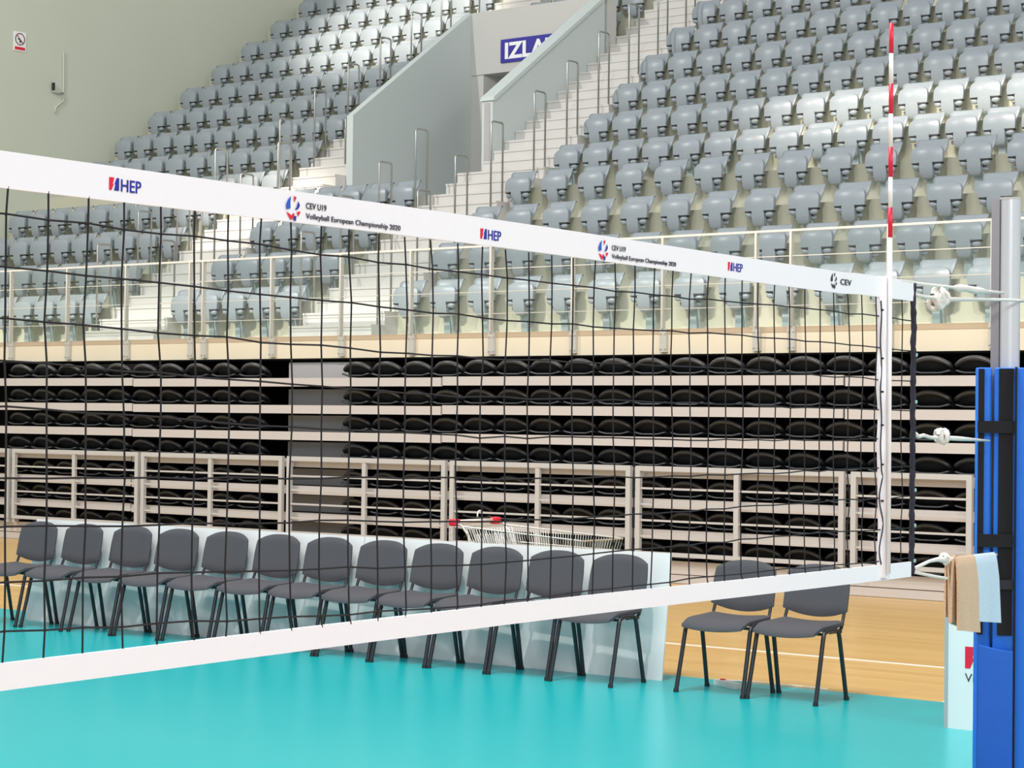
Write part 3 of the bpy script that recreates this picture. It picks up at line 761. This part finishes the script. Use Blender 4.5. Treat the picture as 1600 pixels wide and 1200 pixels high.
rp = rope([(6.53, 1.722), (6.56, 1.712), (6.60, 1.716), (6.66, 1.709), (6.75, 1.708), (6.90, 1.705), (7.18, 1.697)], [.008, .007, .007, .006, .008, .0085, .003]); knot(6.745, 1.708, .024, rp)
rp = rope([(6.53, 1.262), (6.60, 1.272), (6.66, 1.281), (6.72, 1.284), (6.80, 1.279), (6.90, 1.276), (7.30, 1.276)], [.006, .0065, .006, .008, .010, .007, .006]); knot(6.79, 1.283, .016, rp)
rope([(6.53, 1.250), (6.70, 1.226), (6.895, 1.203), (7.30, 1.165)], .0055)
# antenna
ant = thing('net_antenna', 'thin red and white striped antenna rod rising above the net', 'antenna', NP(6.262, 1.26, .028)[:])
reds = [(3.08, 2.98), (2.88, 2.78), (2.67, 2.57), (2.47, 2.37)]
zz = 3.08
def arod(z0, z1, m, nm): MB().tube([NP(6.262-.0075*(z0-2.24), z0, .028), NP(6.262-.0075*(z1-2.24), z1, .028)], .0075, 10).build(nm, m, ant, True)
prev = None
for a, b in reds:
    if prev: arod(b+.1 if False else a, prev, M['bandwhite'], 'white_section')
    arod(b, a, M['bandred'], 'red_section'); prev = b
arod(1.26, prev, M['bandwhite'], 'white_section')
# ================================================================== POST AND PAD
PC = NP(7.36, 0); vd = Vector((PC.x, PC.y, 0)).normalized(); ud = Vector((vd.y, -vd.x, 0))   # vd away from camera, ud to the right
def PP(u, v, z): return PC + ud*u + vd*v + Vector((0, 0, z))
post = thing('net_post', 'silver aluminium net post with slotted side rail inside the blue pad', 'post', PC[:])
MB().tube([PP(0, 0, .0), PP(0, 0, 1.5), PP(0, 0, 2.602)], .0385, 24).build('tube', M['alu'], post, True, 40)
MB().tube([PP(0, 0, 2.598), PP(0, 0, 2.606)], .0395, 24).build('cap', M['rail'], post, True, 40)
MB().obox(PP(-.068, -.018, .0), ud*.030, vd*.035, (0, 0, 2.60)).build('side_rail', mat('dull_grey_aluminium', rgb(150, 148, 150), .4, metal=.6), post)
MB().obox(PP(-.090, -.01, 2.20), ud*.024, vd*.02, (0, 0, .05)).build('hook', M['steel'], post)
pad = thing('post_pad', 'tall blue foam pad with black straps wrapped around the net post', 'pad', PP(.05, 0, 0)[:])
def pbox(u0, u1, v0, v1, z0, z1): return MB().obox(PP(u0, v0, z0), ud*(u1-u0), vd*(v1-v0), (0, 0, z1-z0))
def soft(mb, nm, m, bev=.012):
    o = mb.build(nm, m, pad); md = o.modifiers.new('bevel', 'BEVEL'); md.width = bev; md.segments = 3; o.data.shade_smooth(); return o
ZP = 1.968
left = MB().prism([PP(u, v, .02) for u, v in ((-.118, .16), (-.121, -.06), (-.108, -.085), (-.066, -.088), (-.060, -.078), (-.064, -.055), (-.088, -.05), (-.088, .16))], (0, 0, ZP-.02))
soft(left, 'left_foam', M['blue'], .006)
right = MB().prism([PP(u, v, .02) for u, v in ((-.054, -.088), (.0, -.096), (.10, -.11), (.22, -.10), (.255, -.06), (.26, .16), (.225, .16), (.22, -.055), (.06, -.062), (-.048, -.055))], (0, 0, ZP-.02))
soft(right, 'right_foam', M['blue'], .006)
MB().prism([PP(u, v, .02) for u, v in ((-.118, .16), (-.088, .16), (.225, .16), (.26, .16), (.25, .21), (-.12, .21))], (0, 0, ZP-.02)).build('rear_foam', M['blue'], pad)
pbox(-.110, -.088, -.094, -.0865, .98, ZP-.005).build('velcro_strip', M['velcro'], pad)
pbox(-.036, .017, -.103, -.093, .98, ZP-.004).build('velcro_strip', M['velcro'], pad)
pbox(-.112, .030, -.112, -.104, 1.725, 1.770).build('strap', M['velcro'], pad)
pbox(-.110, .018, -.112, -.104, 1.305, 1.352).build('strap', M['velcro'], pad)
pbox(-.066, .020, -.1115, -.104, 1.150, 1.185).build('strap', mat('faded_black_strap', rgb(44, 46, 54), .9), pad)
fl_ = MB().prism([PP(u, -.125, z) for u, z in ((-.104, .02), (.022, .02), (.022, .925), (-.03, .93), (-.101, .945))], vd*.014)
soft(fl_, 'front_flap', M['blue2'], .004)
MB().obox(PP(.022, -.118, .02), ud*.008, vd*.02, (0, 0, 1.95)).build('seam', M['velcro'], pad)
# towels over the lower rope
def towel(name, m, s0, s1, zf, zb, label, off, flare=0.0, seed=1, osc=.6):
    rg = random.Random(seed); mb = MB(); n = 14; top = 1.292
    prof = [(-.030, zb), (-.028, lerp(zb, top, .5)), (-.022, top-.04), (-.014, top-.008), (0, top), (.014, top-.008), (.024, top-.04), (.034, lerp(top, zf, .35)), (.040, lerp(top, zf, .7)), (.044, zf+.012), (.045, zf)]
    rings = []
    for i in range(n+1):
        f = i/n; fr = []; bk = []
        fold = .003*math.sin(f*5+seed)+.0015*math.sin(f*13+seed*2)
        for o0, z in prof:
            o = o0*osc
            d = max(0, (top-z)/(top-zf)); s = lerp(s0, s1, .5)+(f-.5)*(s1-s0)*(1+flare*d)
            zz_ = z - (f*.02 if o0 > 0.03 else 0)*d
            fr.append(NP(s, zz_, off+o+fold*d)); bk.append(NP(s, zz_+(.0 if abs(o0) > .02 else -.008), off+o*.55+fold*d-(.003 if o > 0 else -.003)))
        rings.append(fr+bk[::-1])
    mb.loft(rings); o = mb.build(name, m, None, True, 60); return tag(o, label, 'towel', 'towels hanging from the lower net rope')
towel('towel', M['towelb'], 6.815, 6.885, 1.060, 1.075, 'beige towel hanging from the lower net rope, rear folded piece', -.005, .04, 2, .35)
towel('towel', M['towelb'], 6.805, 6.965, 1.035, 1.06, 'beige terry towel hanging from the rope, front wider piece beside pale towel', .03, .05, 4)
towel('towel', M['towelw'], 6.97, 7.16, 1.055, 1.10, 'pale blue terry towel hanging over the rope in front of the blue pad', .028, .10, 7)
for o in bpy.data.objects:
    if '_org' in o: del o['_org']
